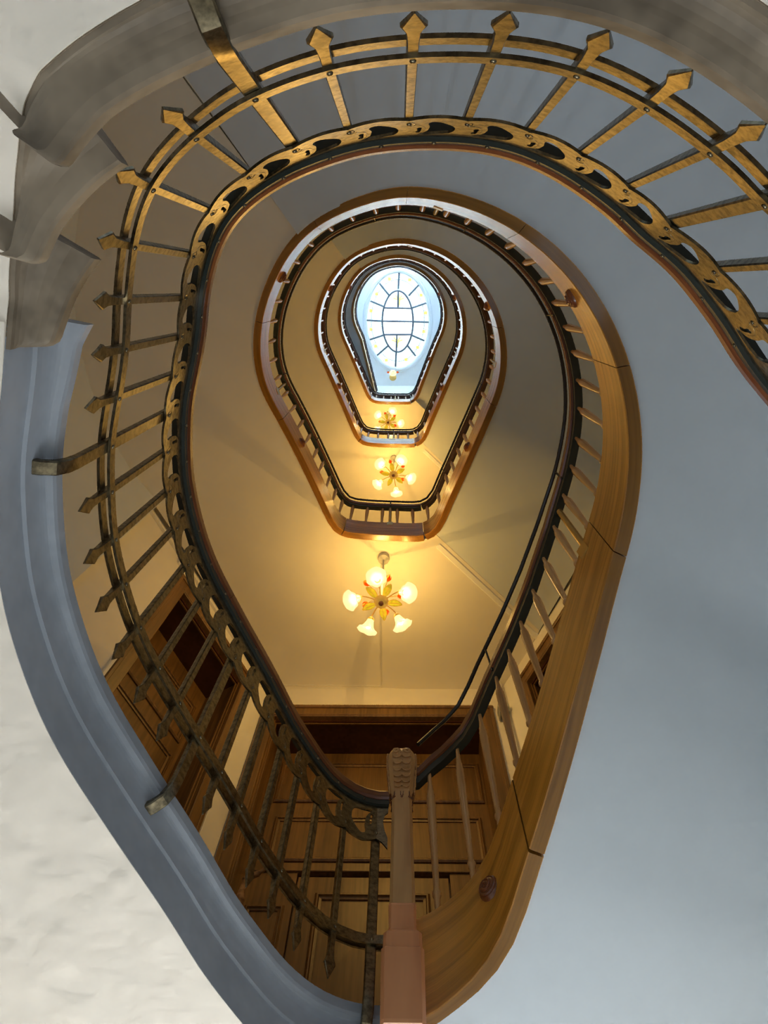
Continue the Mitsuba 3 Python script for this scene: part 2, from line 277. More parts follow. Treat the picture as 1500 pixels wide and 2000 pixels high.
for x, y in [(761, 547), (800, 549), (736, 575), (822, 578), (725, 607), (831, 612), (724, 643), (828, 648), (733, 676), (816, 679), (754, 704), (793, 703)]:
    c = px2(x, y); pane(sg.Point(c).buffer(.043, cap_style='square'), 'yellow_square', (1.15, .80, .12), .01, zg - .006, 'm_yellowglass')
    for s in (-1, 1):
        t = np.array([-(c - E0)[1], (c - E0)[0]]); t /= np.linalg.norm(t); d = (c - E0) / np.linalg.norm(c - E0)
        obj('lead_line', tube([[*(c + t * s * .07 - d * .045), zg - .008], [*(c + t * s * .07 + d * .06), zg - .008]], .003, 5), 'm_lead', W1)
for y, s in ((587, 1), (668, 1)):                                      # two yellow fan ornaments in the inner oval
    c = px2(779 if y < 600 else 775.5, y); em = [sg.Point(c).buffer(.05)]
    for a in np.radians([20, 55, 90, 125, 160]):
        d = np.array([math.cos(a), -math.sin(a)]); em.append(sg.LineString([c + d * .05, c + d * .15]).buffer(.016))
    em.append(sg.LineString([c, c + [0, .12]]).buffer(.03))
    u = so.unary_union(em).buffer(.002); pane(u if u.geom_type == 'Polygon' else max(u.geoms, key=lambda g: g.area), 'fan_ornament', (1.2, .9, .2), .01, zg - .006, 'm_yellowglass')
# daylight: glazed street door under the first landing, one frosted stair window per half landing; none of them in the frame, the topmost window added to brighten the top storey
D0 = numbered('door'); labels[D0] = {'label': 'glazed street door of the entrance hall under the first landing', 'kind': 'structure'}
for x0, x1 in ((-1.10, -.50), (-.44, .10), (.16, .80)):
    obj('pane', box(x0, x1, WY + .10, WY + .12, -1.3, .38), 'm_glass', D0, smooth=False, emitter=emit(ENTRANCE, 6))
obj('frame', cat(*[box(x - .035, x + .035, WY + .05, WY + .16, -1.5, .46) for x in (-1.145, -.47, .13, .85)], box(-1.18, .885, WY + .05, WY + .16, .38, .46), box(-1.18, .885, WY + .05, WY + .16, -1.5, -1.3)), 'm_doorwood', D0, smooth=False)
for i, (z0, z1) in enumerate(WINZ):
    W = numbered('window'); labels[W] = {'label': f'unseen frosted stair window in the curved back wall, number {i + 1} from the bottom', 'kind': 'structure'}
    for x0, x1 in ((-.85, -.18), (-.12, .55)): obj('pane', box(x0, x1, -2.0, -1.985, z0 + .06, z1 - .06), 'm_glass', W, smooth=False, emitter=emit([v * (STAIRWIN if i == 0 else .35 if i < 4 else 16.) for v in WINDOW], 2.5 if i == 0 else 1.))  # topmost one is an added source, lifting ceiling and strings up there
    obj('frame', cat(*[box(x - .03, x + .03, -2.03, -1.95, z0, z1) for x in (-.88, -.15, .58)], box(-.91, .61, -2.03, -1.95, z0, z0 + .06), box(-.91, .61, -2.03, -1.95, z1 - .06, z1)), 'm_white', W, smooth=False)
# ------------------------------------------------------------------ wooden strings, balusters and handrails, one set per storey
HS, RB = .37, .90                                                       # height of the string, underside of the handrail
SEC_STRING = [(.004, 0), (.054, 0), (.058, .004), (.058, HS - .004), (.054, HS), (.004, HS), (0, HS - .004), (0, .004)]
SEC_CORE = [(.010, RB), (.050, RB), (.050, RB + .045), (.010, RB + .045)]
SEC_RAIL = [(.0, RB + .052), (.008, RB + .045), (.052, RB + .045), (.060, RB + .052), (.060, RB + .095), (.050, RB + .11), (.030, RB + .115), (.010, RB + .11), (.0, RB + .095)]
BALP = [(.0, 0), (.0105, 0), (.0125, .055), (.0175, .062), (.0175, .072), (.0115, .078), (.0125, .12), (.0165, .26), (.0195, .38), (.0200, .42), (.0180, .435), (.0195, .442), (.0160, .452), (.0165, .465), (.0130, .475), (.0105, .50), (.0080, .56), (.0, .56)]
baluster_ply = mikit.ply(lathe(BALP, 14), 'm_baluster', smooth=50)
def rosette_mesh():
    d = lathe([(0, .022), (.012, .021), (.026, .014), (.034, .006), (.036, -.004), (0, -.004)], 24)
    sp = [[(.004 + .028 * t) * math.cos(t * 15), (.004 + .028 * t) * math.sin(t * 15), .021 - .016 * t * t] for t in np.linspace(0, 1, 60)]
    return cat(d, tube(sp, np.linspace(.004, .0055, 60), 7))
rosette_ply = mikit.ply(rosette_mesh(), 'm_mahogany', smooth=40)
brass_post = mikit.ply(lathe([(0, -.01), (.015, -.01), (.015, RB - HS), (0, RB - HS)], 14), 'm_brass', smooth=40)
def frame(P, z, N, flip=False):
    """local x along the rail, y = up, z = into the well"""
    n = -np.array([N[0], N[1], 0.]); up = np.array([0, 0, 1.]); x = np.cross(up, n); m = np.eye(4); m[:3, 0], m[:3, 1], m[:3, 2], m[:3, 3] = x, up, n, [P[0], P[1], z]
    return T(m)
BAL0 = [86.5, 83, 79.6, 76.3, 73.4, 70.1, 66.1, 61.7, 56.7, 51.1, 45.5, 39.9, 33.6, 27.3, 20.5, 13.8, 6.4, -1.2, -9.5, -18.8, -29.6, -42, -55.8, -72.8, -90.9, -108, -125.6, -140.7, -154.9, -166.4, -176.6, -185.8, -194, -201.5, -208.5, -215, -221.4, -227.1, -232.8, -237.7, -242.2, -245.7, -249.3, -252.1, -254.5, -257.4, -261.2, -265.3, -269.3, -273.4, -277.5]
J = {0: [76.6, 49.8, 19.7, -23.4, -85, -143.9, -193, -226.5, -256.3], 1: [50.6, 21.4, -17.7, -86.2, -140, -196, -225.7, -254.8], 2: [50.5, 24.1, -20, -82.5, -140, -203.5, -225.5, -254.5], 3: [50, 22, -20, -84, -150, -200, -232]}
ROS = {0: [81.2, 3.5, -174, -236.1], 1: [65.9, 11.3, -179, -236.7], 2: [65.9, 9.1, -178, -236.8], 3: [65.9, 8, -178]}
BRASS = {0: [53.9, -62.9, -218.4, -267.4], 1: [37.5, -76, -218, -267.6], 2: [48, -80, -212, -267.6], 3: [40, -75]}
ZF = [S1, S2, lambda d: S2(d) + HF, S4]
FROM = ['from the newel post to the landing above', 'between the first and second landing above the newel', 'between the second and third landing above the newel', 'nearest the oval roof light']
_rz = np.array([(-400, 0), (0, 0), (30, .03), (44, .04), (52, .02), (58, .015), (66, .045), (71.5, .11), (75.5, .18), (79.5, .26), (83, .285), (86, .25), (88, .20), (91, .16)])
raise_ = lambda d: np.interp(d, _rz[:, 0], _rz[:, 1])               # the handrail swings up to the newel post
RAISED = lambda d: S1(d) + raise_(d)
def joined(p, q):
    r = Path.__new__(Path); r.deg = np.r_[p.deg, q.deg]; r.P = np.vstack([p.P, q.P]); r.Z = np.r_[p.Z, q.Z]; r.N = np.vstack([p.N, q.N]); r.S = np.r_[0, np.cumsum(np.linalg.norm(np.diff(r.P, axis=0), axis=1))]; return r
for k in range(4):
    a, b = (89.9 if k == 0 else 84.2), (-275.8 if k < 3 else -255.9)
    path = well_path(ZF[k], a, b, 1.5)
    if k == 3: path = joined(well_path(S4, 84.2, -153, 1.5), T4)
    st = thing('wooden_staircase', f'oak string with turned balusters and handrail, {FROM[k]}', 'staircase'); ra = st
    cut = [a] + J[k] + [b]
    for i, (u, v) in enumerate(zip(cut[:-1], cut[1:])):
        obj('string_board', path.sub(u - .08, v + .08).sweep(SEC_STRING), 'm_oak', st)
    for i, d in enumerate(ROS[k]):
        p, n = path.at(d); r = obj('rosette', rosette_ply, None, st, to_world=frame(p, p[2] + HS * .5 + (.02 if i else .03), n).scale(1.3))
        if k == 0 and i == 0: pass
    hand = ('m_mahogany' if k == 0 else 'm_darkrail')
    rp = path if k else well_path(RAISED, 89.3, b, 1.5)
    obj('handrail', rp.sweep(SEC_RAIL), hand, ra); obj('rail_core', rp.sweep(SEC_CORE), 'm_irongreen' if k == 0 else 'm_darkrail', ra)
    for d in BAL0 + ([-243.8, -247.5, -251.2, -254.5] if k == 3 else []):
        if (k and d > 83.5) or d < b or (k == 3 and d in BAL0 and d < -240) or any(abs(d - q) < 1.0 for q in BRASS[k]): continue
        p, n = path.at(d, .029); obj('baluster', baluster_ply, None, ra, to_world=T().translate([p[0], p[1], p[2] + HS - .01]).scale([1, 1, 1 + (float(raise_(d)) / .55 if k == 0 else 0)]))
    for d in BRASS[k]:
        p, n = path.at(d, .029); q = obj('brass_post', brass_post, None, ra, to_world=T().translate([p[0], p[1], p[2] + HS]))
        p, n = path.at(d); obj('bracket_plate', mikit.ply(box(-.028, .028, HS - .075, HS + .004, -.001, .004), 'm_brass'), None, q, to_world=frame(p, p[2], n))
    ga, gb = (87.7 if k == 0 else 84.2), (-275.8 if k < 3 else -240)
    gp = path if k == 3 else well_path(ZF[k] if k else RAISED, ga, gb, 2.); GO, gz_ = -.006, lambda d: RB + .155 + (np.interp(d, [50, 62, 80], [0, .03, .10]) if k == 0 else 0.); pts, _ = gp.at(gp.deg, GO, gz_(gp.deg))
    g = obj('grab_rail', tube(pts, .0105, 8), 'm_blackpaint', st); labels[g] = {'label': 'thin black metal grab rail'}
    for d in ([76, 48.5, 10, -40, -110, -170, -215, -240, -267.4] if k < 3 else [60, 20, -40, -110, -170, -215]):
        p, n = gp.at(d, GO, gz_(d) - .005); q, _ = gp.at(d, .008, RB + .03)
        obj('bracket', tube([q, p], .0055, 6), 'm_blackpaint', g)
# ------------------------------------------------------------------ newel post at the foot of the wooden flight
nw = thing('newel_post', 'square wooden newel post with a carved scale capital at the foot of the wooden stairs', 'newel post')
NX, NY = .005, 2.135
def prism(prof, cx=NX, cy=NY, ch=.32):
    """square section with chamfered corners; prof [(half width, z)]"""
    V, F = [], []; m = 8
    for h, z in prof:
        c = h * (1 - ch)
        V += [[cx + x, cy + y, z] for x, y in ((-c, -h), (c, -h), (h, -c), (h, c), (c, h), (-c, h), (-h, c), (-h, -c))]
    for k in range(len(prof) - 1):
        for j in range(m):
            a, b = k * m + j, k * m + (j + 1) % m; F += [[a, b, b + m], [a, b + m, a + m]]
    V += [[cx, cy, prof[0][1]], [cx, cy, prof[-1][1]]]; i = len(V) - 2
    for j in range(m): F += [[i, (j + 1) % m, j], [i + 1, (len(prof) - 1) * m + j, (len(prof) - 1) * m + (j + 1) % m]]
    return trimesh.Trimesh(np.array(V), np.array(F), process=False)
obj('base_block', prism([(.066, 1.55), (.069, 1.56), (.071, 1.80), (.068, 1.805)], ch=.16), 'm_newel_base', nw, smooth=False)
obj('base_moulding', cat(prism([(.064, 1.80), (.066, 1.805), (.065, 1.865), (.061, 1.872), (.050, 1.885), (.0475, 1.90), (.0475, 1.99), (.050, 1.995)], ch=.16), ), 'm_newel_base', nw, smooth=False)
obj('shaft', prism([(.046, 1.985), (.0465, 2.0), (.0425, 2.54), (.0425, 2.56)], ch=.26), 'm_newel', nw, smooth=False)
cp = obj('capital', prism([(.040, 2.52), (.043, 2.55), (.048, 2.60), (.055, 2.70), (.063, 2.80), (.060, 2.85), (.050, 2.885), (.030, 2.895)], ch=.30), 'm_newel', nw, smooth=False)
def half_at(z): return float(np.interp(z, [2.52, 2.55, 2.60, 2.70, 2.80, 2.85, 2.885], [.040, .043, .048, .055, .063, .060, .050]))
for face in range(4):
    rot = trimesh.transformations.rotation_matrix(face * math.pi / 2, [0, 0, 1], [NX, NY, 0])
    for row, z in enumerate([2.615, 2.645, 2.68, 2.72, 2.765, 2.81]):
        h = half_at(z); w = h * .36
        for sx in (-1, 1):
            th = np.linspace(math.pi, 2 * math.pi, 11)
            arc = np.column_stack([NX + sx * h * .36 + w * np.cos(th), np.full(11, NY - h - .006), z + .016 + 1.25 * w * np.sin(th)])
            leaf = trimesh.Trimesh(np.vstack([arc, arc * [1, 1, 1] + [0, .006, .004], [[NX + sx * h * .36, NY - h + .001, z + .03]]]), [[i, i + 1, 22] for i in range(10)] + [[i, i + 11, i + 1] for i in range(10)] + [[i + 1, i + 11, i + 12] for i in range(10)], process=False)
            m = cat(tube(arc, .0030, 6), leaf); m.apply_transform(rot); obj('carved_scale', m, 'm_newel_side' if False else 'm_newel', cp, smooth=30)
    for sx in (-1, 1):                                                  # volutes at the top, bead drops below
        c = [NX + sx * .0245, NY - half_at(2.845) - .002, 2.848]
        sp = [[c[0] + sx * (.003 + .019 * t) * math.cos(t * 11), c[1] - .006 + .006 * t, c[2] + (.003 + .019 * t) * math.sin(t * 11)] for t in np.linspace(0, 1, 36)]
        m = tube(sp, np.linspace(.005, .0045, 36), 7); m.apply_transform(rot); obj('volute', m, 'm_newel', cp)
        a = [[NX + sx * .019 + .014 * math.cos(t), NY - .0445, 2.565 + .055 * math.sin(t)] for t in np.linspace(0, math.pi, 12)]
        m = tube(a, .0028, 6); m.apply_transform(rot); obj('carved_arch', m, 'm_mahogany', cp)
    for x in (-.033, .0, .033):
        m = trimesh.creation.icosphere(1, .006); m.apply_translation((NX + x, NY - .0435, 2.558)); m.apply_transform(rot); obj('bead', m, 'm_mahogany', cp)
# ------------------------------------------------------------------ the three recessed door portals of the first landing
def moulding(x0, x1, z0, z1, y, w=.045, h=.022):
    """mitred frame of stepped section around a panel, proud of the plane y towards the viewer (-y)"""
    sec = [(0, 0), (0, h * .55), (w * .3, h), (w * .5, h), (w * .62, h * .5), (w, h * .35), (w, 0)]
    V, F = [], []; m = len(sec)
    for cx, cz, sx, sz in ((x0, z0, 1, 1), (x1, z0, -1, 1), (x1, z1, -1, -1), (x0, z1, 1, -1)):
        V += [[cx + sx * a, y - b, cz + sz * a] for a, b in sec]
    for k in range(4):
        for j in range(m):
            a, b, c, d = k * m + j, k * m + (j + 1) % m, ((k + 1) % 4) * m + (j + 1) % m, ((k + 1) % 4) * m + j; F += [[a, b, c], [a, c, d]]
    return trimesh.Trimesh(np.array(V, float), np.array(F), process=False)
def portal(org, xd, w, label, z1=5.62, leaf=(.42, 1.515), p1=(.10, 1.87), p2=(.15, 1.82), side=True, arch=(.10, .10), wall_trim=False):
    xd = np.array(xd) / np.linalg.norm(xd); yd = np.array([-xd[1], xd[0]]); m4 = np.eye(4); m4[:2, 0], m4[:2, 1], m4[:2, 3] = xd, yd, org
    D = numbered('door' if 'door' in labels or 'door' in scene else 'door'); labels[D] = {'label': label, 'kind': 'structure'}
    def put(name, mesh, bs='m_doorwood', parent=None, smooth=False):
        mesh = mesh.copy(); mesh.apply_transform(m4); return obj(name, mesh, bs, parent or D, smooth=smooth)
    z0, dp, hl = 1.70, .39, z1
    al, ar = arch
    put('architrave', cat(box(-al, .02, -.022, .03, z0, hl + .14, .006), box(-al - .004, -al + .03, -.034, .0, z0, hl + .14, .006)))
    put('architrave', cat(box(w - .02, w + ar, -.022, .03, z0, hl + .14, .006), box(w + ar - .03, w + ar + .004, -.034, .0, z0, hl + .14, .006)))
    put('architrave', cat(box(-al, w + ar, -.024, .03, hl - .015, hl + .13, .006), box(-al - .01, w + ar + .01, -.04, .02, hl + .11, hl + .15, .008), box(0, w, -.03, .0, hl + .0, hl + .02, .005)))
    put('lining', box(-.01, .03, .02, dp, z0, hl)); put('lining', box(w - .03, w + .01, .02, dp, z0, hl))
    put('lining', box(-.0, w, .025, dp, hl - .03, hl + .01), 'm_doordark')
    put('lining_bead', cat(box(.03, .042, .04, .052, z0, hl - .03), box(w - .042, w - .03, .04, .052, z0, hl - .03), box(.03, w - .03, .04, .052, hl - .042, hl - .03)))
    y = dp - .02
    fr = put('transom', box(.03, w - .03, y, y + .05, 4.19, hl - .02))
    for a, b, c, d in ((p1[0], p1[1], 4.93, 5.44), (p2[0], p2[1], 4.285, 4.755)):
        put('panel', moulding(a, b, c, d, y), 'm_doorwood', fr)
    put('transom_rail', box(.03, w - .03, y - .012, y, 4.19, 4.27, .004), 'm_doorwood', fr)
    l0, l1 = leaf
    lf = put('leaf', box(l0, l1, y + .012, y + .05, 1.71, 4.155)); gw = (l1 - l0)
    for c, d in ((2.75, 4.0), (1.95, 2.6)): put('leaf_panel', moulding(l0 + .14, l1 - .14, c, d, y + .012, .05, .03), 'm_doorwood', lf)
    put('handle', cat(lathe([(0, 0), (.022, 0), (.022, .008), (.009, .012), (.009, .05), (0, .05)], 12).apply_transform(trimesh.transformations.rotation_matrix(math.pi / 2, [1, 0, 0])).apply_translation((l0 + .06, y + .012, 2.75)), box(l0 + .05, l0 + .17, y - .045, y - .03, 2.74, 2.758, .005)), 'm_brass', lf)
    put('door_stop', box(.03, w - .03, y + .05, y + .07, 1.7, 4.25), 'm_doordark')
    if side:
        for a, b in ((.03, l0 - .012), (l1 + .012, w - .03)):
            sp = put('side_light', box(a, b, y + .004, y + .05, 1.70, 4.19))
            for c, d in ((2.75, 3.885), (1.95, 2.6)): put('panel', moulding(a + .05, b - .05, c, d, y + .004, .04, .024), 'm_doorwood', sp)
    return D
portal([WFL[0] + .127, WY], [1, 0], 1.92, 'wide central oak door portal with horizontal transom panels, behind the newel post')
pl = WFL + DL * 1.36; portal(pl, -DL, 1.03, 'recessed dark oak door in the left wall behind the iron railing', z1=5.72, leaf=(.08, .95), p1=(.09, .94), p2=(.09, .94), side=False)
pr = WFR + DR * .33; portal(pr, DR, 1.03, 'recessed oak door in the right wall, glimpsed between the lower turned balusters', z1=5.72, leaf=(.08, .95), p1=(.09, .94), p2=(.09, .94), side=False)
def wall_board(org, xd, x0, x1, z0, z1, th, name, label, bs='m_whitepaint'):
    xd = np.array(xd) / np.linalg.norm(xd); m4 = np.eye(4); m4[:2, 0], m4[:2, 1], m4[:2, 3] = xd, [-xd[1], xd[0]], org
    k = obj(name, box(x0, x1, -th, .01, z0, z1, .004).apply_transform(m4), bs, smooth=False); tag(k, label, kind='structure')
wall_board(WFL, -DL, -.205, -.012, 1.71, 6.09, .022, 'trim', 'white painted corner board between the left door and the central portal')
wall_board(pl, -DL, -.135, -.108, 1.71, 5.87, .03, 'trim', 'thin white strip along the outer edge of the left door frame')
wall_board(WFR, DR, .012, .205, 1.71, 6.09, .022, 'trim', 'white painted corner board between the central portal and the right door')
# ------------------------------------------------------------------ stone landing and steps, iron railing
DI = np.array([(91.2,2.14),(92.7,2.14),(96.3,2.094),(99.4,2.0),(102,1.896),(104.7,1.793),(107.8,1.674),(111,1.573),(115,1.474),(119.3,1.385),(124,1.305),(129,1.225),(134.5,1.138),(140.3,1.053),(146.6,.962),(153,.882),(160,.80),(168.6,.732),(178,.69),(188,.639),(201.5,.566),(215.6,.486),(232,.417),(251,.385),(273,.382),(293.5,.4138),(311.4,.471),(326,.534),(338,.604),(343,.640),(348,.681),(356.5,.788),(362.6,.872),(367,.942),(372,1.035),(376,1.15),(380,1.31),(384,1.50)])
_di = CubicSpline(DI[:, 0], DI[:, 1])
ZI = np.array([(90,2.36),(174,2.36),(182,2.325),(188,2.255),(201.5,2.11),(215.6,1.995),(228,1.91),(238,1.888),(376,1.888),(384,1.86)])
def iron_path(a, b, step=1.5, z=None):
    d = np.linspace(a, b, int(abs(b - a) / step) + 1); dd = _di(d); k = np.ones(5) / 5; r = np.radians(d)
    zz = np.interp(d, ZI[:, 0], ZI[:, 1]); zz = np.convolve(np.pad(zz, 3, mode='edge'), np.ones(7) / 7, 'valid') if z is None else np.full(len(d), float(z)) if np.isscalar(z) else z(d)
    return Path(d, np.column_stack([dd * np.cos(r), dd * np.sin(r)]), zz)
def sweepv(path, secs, caps=True):
    """sweep with a section of its own at every station"""
    secs = np.asarray(secs, float); m, k = secs.shape[:2]; out = []
    ring = lambda j: np.column_stack([path.P + path.N * secs[:, j % k, :1], secs[:, j % k, 1]])
    for j in range(k):
        i = np.arange(m - 1); F = np.vstack([np.column_stack([i, i + 1, i + 1 + m]), np.column_stack([i, i + 1 + m, i + m])]); out.append((np.vstack([ring(j), ring(j + 1)]), F, None))
    if caps:
        for e in (0, -1):
            v2, f2 = trimesh.creation.triangulate_polygon(sg.Polygon(secs[e]), engine='earcut'); out.append((np.column_stack([path.P[e] + np.outer(v2[:, 0], path.N[e]), v2[:, 1]]), f2, None))
    return out
def stone_block(name, a, b, zn, delta, zg, label, kind=None, cat_=None, nose=True, group=None):
    p = iron_path(a, b, .8); dl = np.interp(p.deg, *zip(*sorted(delta))); g = np.interp(p.deg, *zip(*sorted(zg)))
    secs = []
    for d, dn, gz in zip(p.deg, dl, g):
        e = max(0., 1 - (d - a) / 2.2) if nose else 0.; e = 1 - math.sqrt(max(0, 1 - e * e)) if e else 0.
        dn2 = dn + .055 * e; zl = zn + .012 * e; f = .085; zt = zn + .05
        secs.append([(dn2 + .004, zl), (dn2, zl + .010), (dn2, zt - .008 - .01 * e), (dn2 + .010, zt), (.17, zt), (.17, gz + .06), (f + .02, gz + .015), (f, gz), (f, max(gz + .002, zn - .083)), (f - .009, max(gz + .003, zn - .080))] + [(f - .009 - (f - .009 - dn2 - .014) * (1 - math.cos(q)), max(gz + .004, zn - .075) + (zn - .004 - max(gz + .004, zn - .075)) * math.sin(q)) for q in (.25, .5, .75, 1.0, 1.25, 1.45)])
    k = obj(name, sweepv(p, secs), 'm_bluestone' if kind else 'm_stone');  # landing edge blue grey, steps darker and browner
    tag(k, label, cat_, group, kind); return k
ZGD = [(89, 1.45), (168, 1.45), (177, 1.46), (183.7, 1.425), (188.7, 1.381), (195.6, 1.303), (202, 1.22), (206, 1.185), (212, 1.172), (227, 1.145), (400, 1.14)]
zgf = lambda d, up=0.: np.interp(d, *zip(*ZGD)) + up
ZGU = [(d, z + .004) for d, z in ZGD]
stone_block('landing', 89.5, 174, 1.65, [(90, .045), (160, .045), (170, .03), (174, .008)], ZGD, 'blue grey stone edge of the landing under the iron railing', kind='structure', nose=False)
stone_block('stone_step', 170, 187, 1.50, [(170, .02), (176, 0), (187, -.03)], ZGD, 'highest of the three brown stone steps beside the left wall', None, 'step')
stone_block('stone_step', 183, 205, 1.345, [(183, .0), (190, 0), (205, -.02)], ZGD, 'middle stone step, between the highest step and the stone slab overhead', None, 'step')
stone_block('stone_step', 199, 384, 1.19, [(199, -.02), (210, .0), (235, .012), (400, .012)], ZGD, 'long curved stone slab overhead along the top, lowest of the stone steps', None, 'step')
soffit('ceiling', iron_path(89.5, 174, 1.2, 1.45), 'cream plaster underside of the first landing', dz=.0, off=.087, th=.24, bs='m_cream')
soffit('ceiling', iron_path(173, 384, .9, zgf), 'cream plaster underside of the stone steps and the lower landing overhead', dz=-.001, off=.087, th=.14, bs='m_cream')
ir = thing('iron_railing', 'wrought iron railing with scroll panels and spear tipped bars, along the stone landing', 'railing')
IP = iron_path(91.2, 384)
def seg(a, b, step=1.0): return iron_path(a, b, step)
def irail(sec, a=91.4, b=384, **k): return IP.sub(a, b).sweep(sec)
for a, b in ((91.4, 120.5), (120.5, 176), (176, 236), (236, 281), (281, 344), (344, 384)):
    obj('handrail', IP.sub(a + .03, b - .03).sweep([(-.024, .226), (-.018, .215), (.038, .215), (.044, .226), (.044, .258), (.036, .272), (.010, .280), (-.016, .272), (-.024, .258)]), 'm_mahogany', ir)
obj('rail_core', IP.sub(91.4, 384).sweep([(-.015, .188), (.034, .188), (.034, .216), (-.015, .216)]), 'm_irongreen', ir)
obj('lower_rail', IP.sub(91.3, 384).sweep([(-.003, -.487), (.005, -.487), (.005, -.452), (-.003, -.452)]), 'm_iron', ir)
obj('lower_rail', IP.sub(91.3, 384).sweep([(.025, -.487), (.033, -.487), (.033, -.452), (.025, -.452)]), 'm_iron', ir)
def bent_box(pts, w, t):
    """flat bar: centre line in (n, z), width w along the rail, thickness t"""
    p = np.array(pts, float); tn = np.gradient(p, axis=0); tn /= np.linalg.norm(tn, axis=1, keepdims=True); nn = np.column_stack([-tn[:, 1], tn[:, 0]])
    w = np.broadcast_to(w, (len(p),)); t = np.broadcast_to(t, (len(p),)); V, F = [], []; c = .18
    for k in range(len(p)):
        for sx, sn in ((-1 + c, -1), (1 - c, -1), (1, -1 + 2 * c), (1, 1 - 2 * c), (1 - c, 1), (-1 + c, 1), (-1, 1 - 2 * c), (-1, -1 + 2 * c)):
            q = p[k] + nn[k] * sn * t[k] / 2; V.append([sx * w[k] / 2, q[0], q[1]])
    m = 8
    for k in range(len(p) - 1):
        for j in range(m): a, b = k * m + j, k * m + (j + 1) % m; F += [[a, b, b + m], [a, b + m, a + m]]
    for j in range(1, m - 1): F += [[0, j + 1, j], [(len(p) - 1) * m, (len(p) - 1) * m + j, (len(p) - 1) * m + j + 1]]
    return trimesh.Trimesh(np.array(V), np.array(F), process=False)
bar_ply = mikit.ply(bent_box([(.015, .18), (.015, -.50), (.015, -.535), (.014, -.575), (.013, -.60), (.013, -.652)], [.021, .021, .021, .026, .044, .002], [.024, .024, .020, .014, .010, .006]), 'm_iron', smooth=False)
post_ply = mikit.ply(bent_box([(.015, .18), (.015, -.50), (.015, -.66), (.019, -.70), (.034, -.735), (.060, -.75), (.095, -.752)], [.036] * 6 + [.04], [.018, .018, .018, .020, .022, .022, .026]), 'm_iron', smooth=30)
rivet_ply = mikit.ply(trimesh.creation.icosphere(1, .0062).apply_scale((1, .7, 1)), 'm_iron', smooth=True)
BARS = [92.7, 96.2, 99.4, 102.2, 104.9, 108, 111.3, 115.2, 119.3, 123.8, 129, 134.5, 140.2, 146.4, 152.8, 160, 168.5, 178, 189, 201.5, 215.7, 231.9, 251.6, 273.7, 293.5, 311.4, 325.6, 337.9, 348.2, 357.5, 365.6, 372.4, 378.5]
POSTS = {92.7, 115.2, 152.8, 231.9, 348.2}
def local(d, z=0.):
    p, n = IP.at(d); m = np.eye(4); x = np.array([n[1], -n[0], 0]); m[:3, 0], m[:3, 1], m[:3, 3] = x, [n[0], n[1], 0], [p[0], p[1], p[2] + z]
    if np.linalg.det(m[:3, :3]) < 0: m[:3, 0] *= -1
    return m
for d in BARS:
    obj('post' if d in POSTS else 'bar', post_ply if d in POSTS else bar_ply, None, ir, to_world=T(local(d)))
    m = local(d, -.470); m[:3, 3] += m[:3, 1] * -.003; obj('rivet', rivet_ply, None, ir, to_world=T(m))
def scroll_unit():
    x = np.linspace(0, 1, 25); bot = -.12 * np.sin(np.pi * x) ** .8
    pg = sg.Polygon(np.vstack([np.column_stack([x, bot]), [[1, 1], [0, 1]]]))
    hole = spline([(.28, .76), (.18, .56), (.20, .38), (.36, .19), (.585, .09), (.655, .15), (.635, .33), (.645, .5), (.70, .66), (.84, .82), (.70, .845), (.45, .81), (.28, .76)], 70)
    pg = pg.difference(sg.Polygon(hole).buffer(0))
    slit = sg.Polygon(spline([(.775, .50), (.785, .62), (.83, .70), (.88, .67), (.845, .56), (.855, .45), (.815, .40), (.775, .50)], 30)).buffer(0)
    return pg.difference(slit)
SU = scroll_unit(); _v, _f = trimesh.creation.triangulate_polygon(SU, engine='earcut')
_e = trimesh.creation.extrude_polygon(SU, 1., engine='earcut')
_ev, _ef = trimesh.remesh.subdivide_to_size(_e.vertices * [1, 1, .05], _e.faces, .11); _ev[:, 2] /= .05
SP = np.array([(.955 - .085 * (1 - .75 * t) * math.cos(t * 9.5 + .4), .17 + .13 * (1 - .75 * t) * math.sin(t * 9.5 + .4)) for t in np.linspace(0, 1, 40)])
CR = spline([(.88, .26), (.76, .32), (.71, .50), (.755, .68), (.86, .76)], 16)
def map_panel(v, d0, d1):
    """unit square (x, y, depth) of a bay onto the railing; x = 0 at d0 further from the newel"""
    a0, a1 = IP.arc(d0), IP.arc(d1); d = IP.deg_at(a0 + (a1 - a0) * v[:, 0]); p, n = IP.at(d, 0)
    off = v[:, 2]; return np.column_stack([p[:, 0] + n[:, 0] * off, p[:, 1] + n[:, 1] * off, p[:, 2] + v[:, 1] * .19])
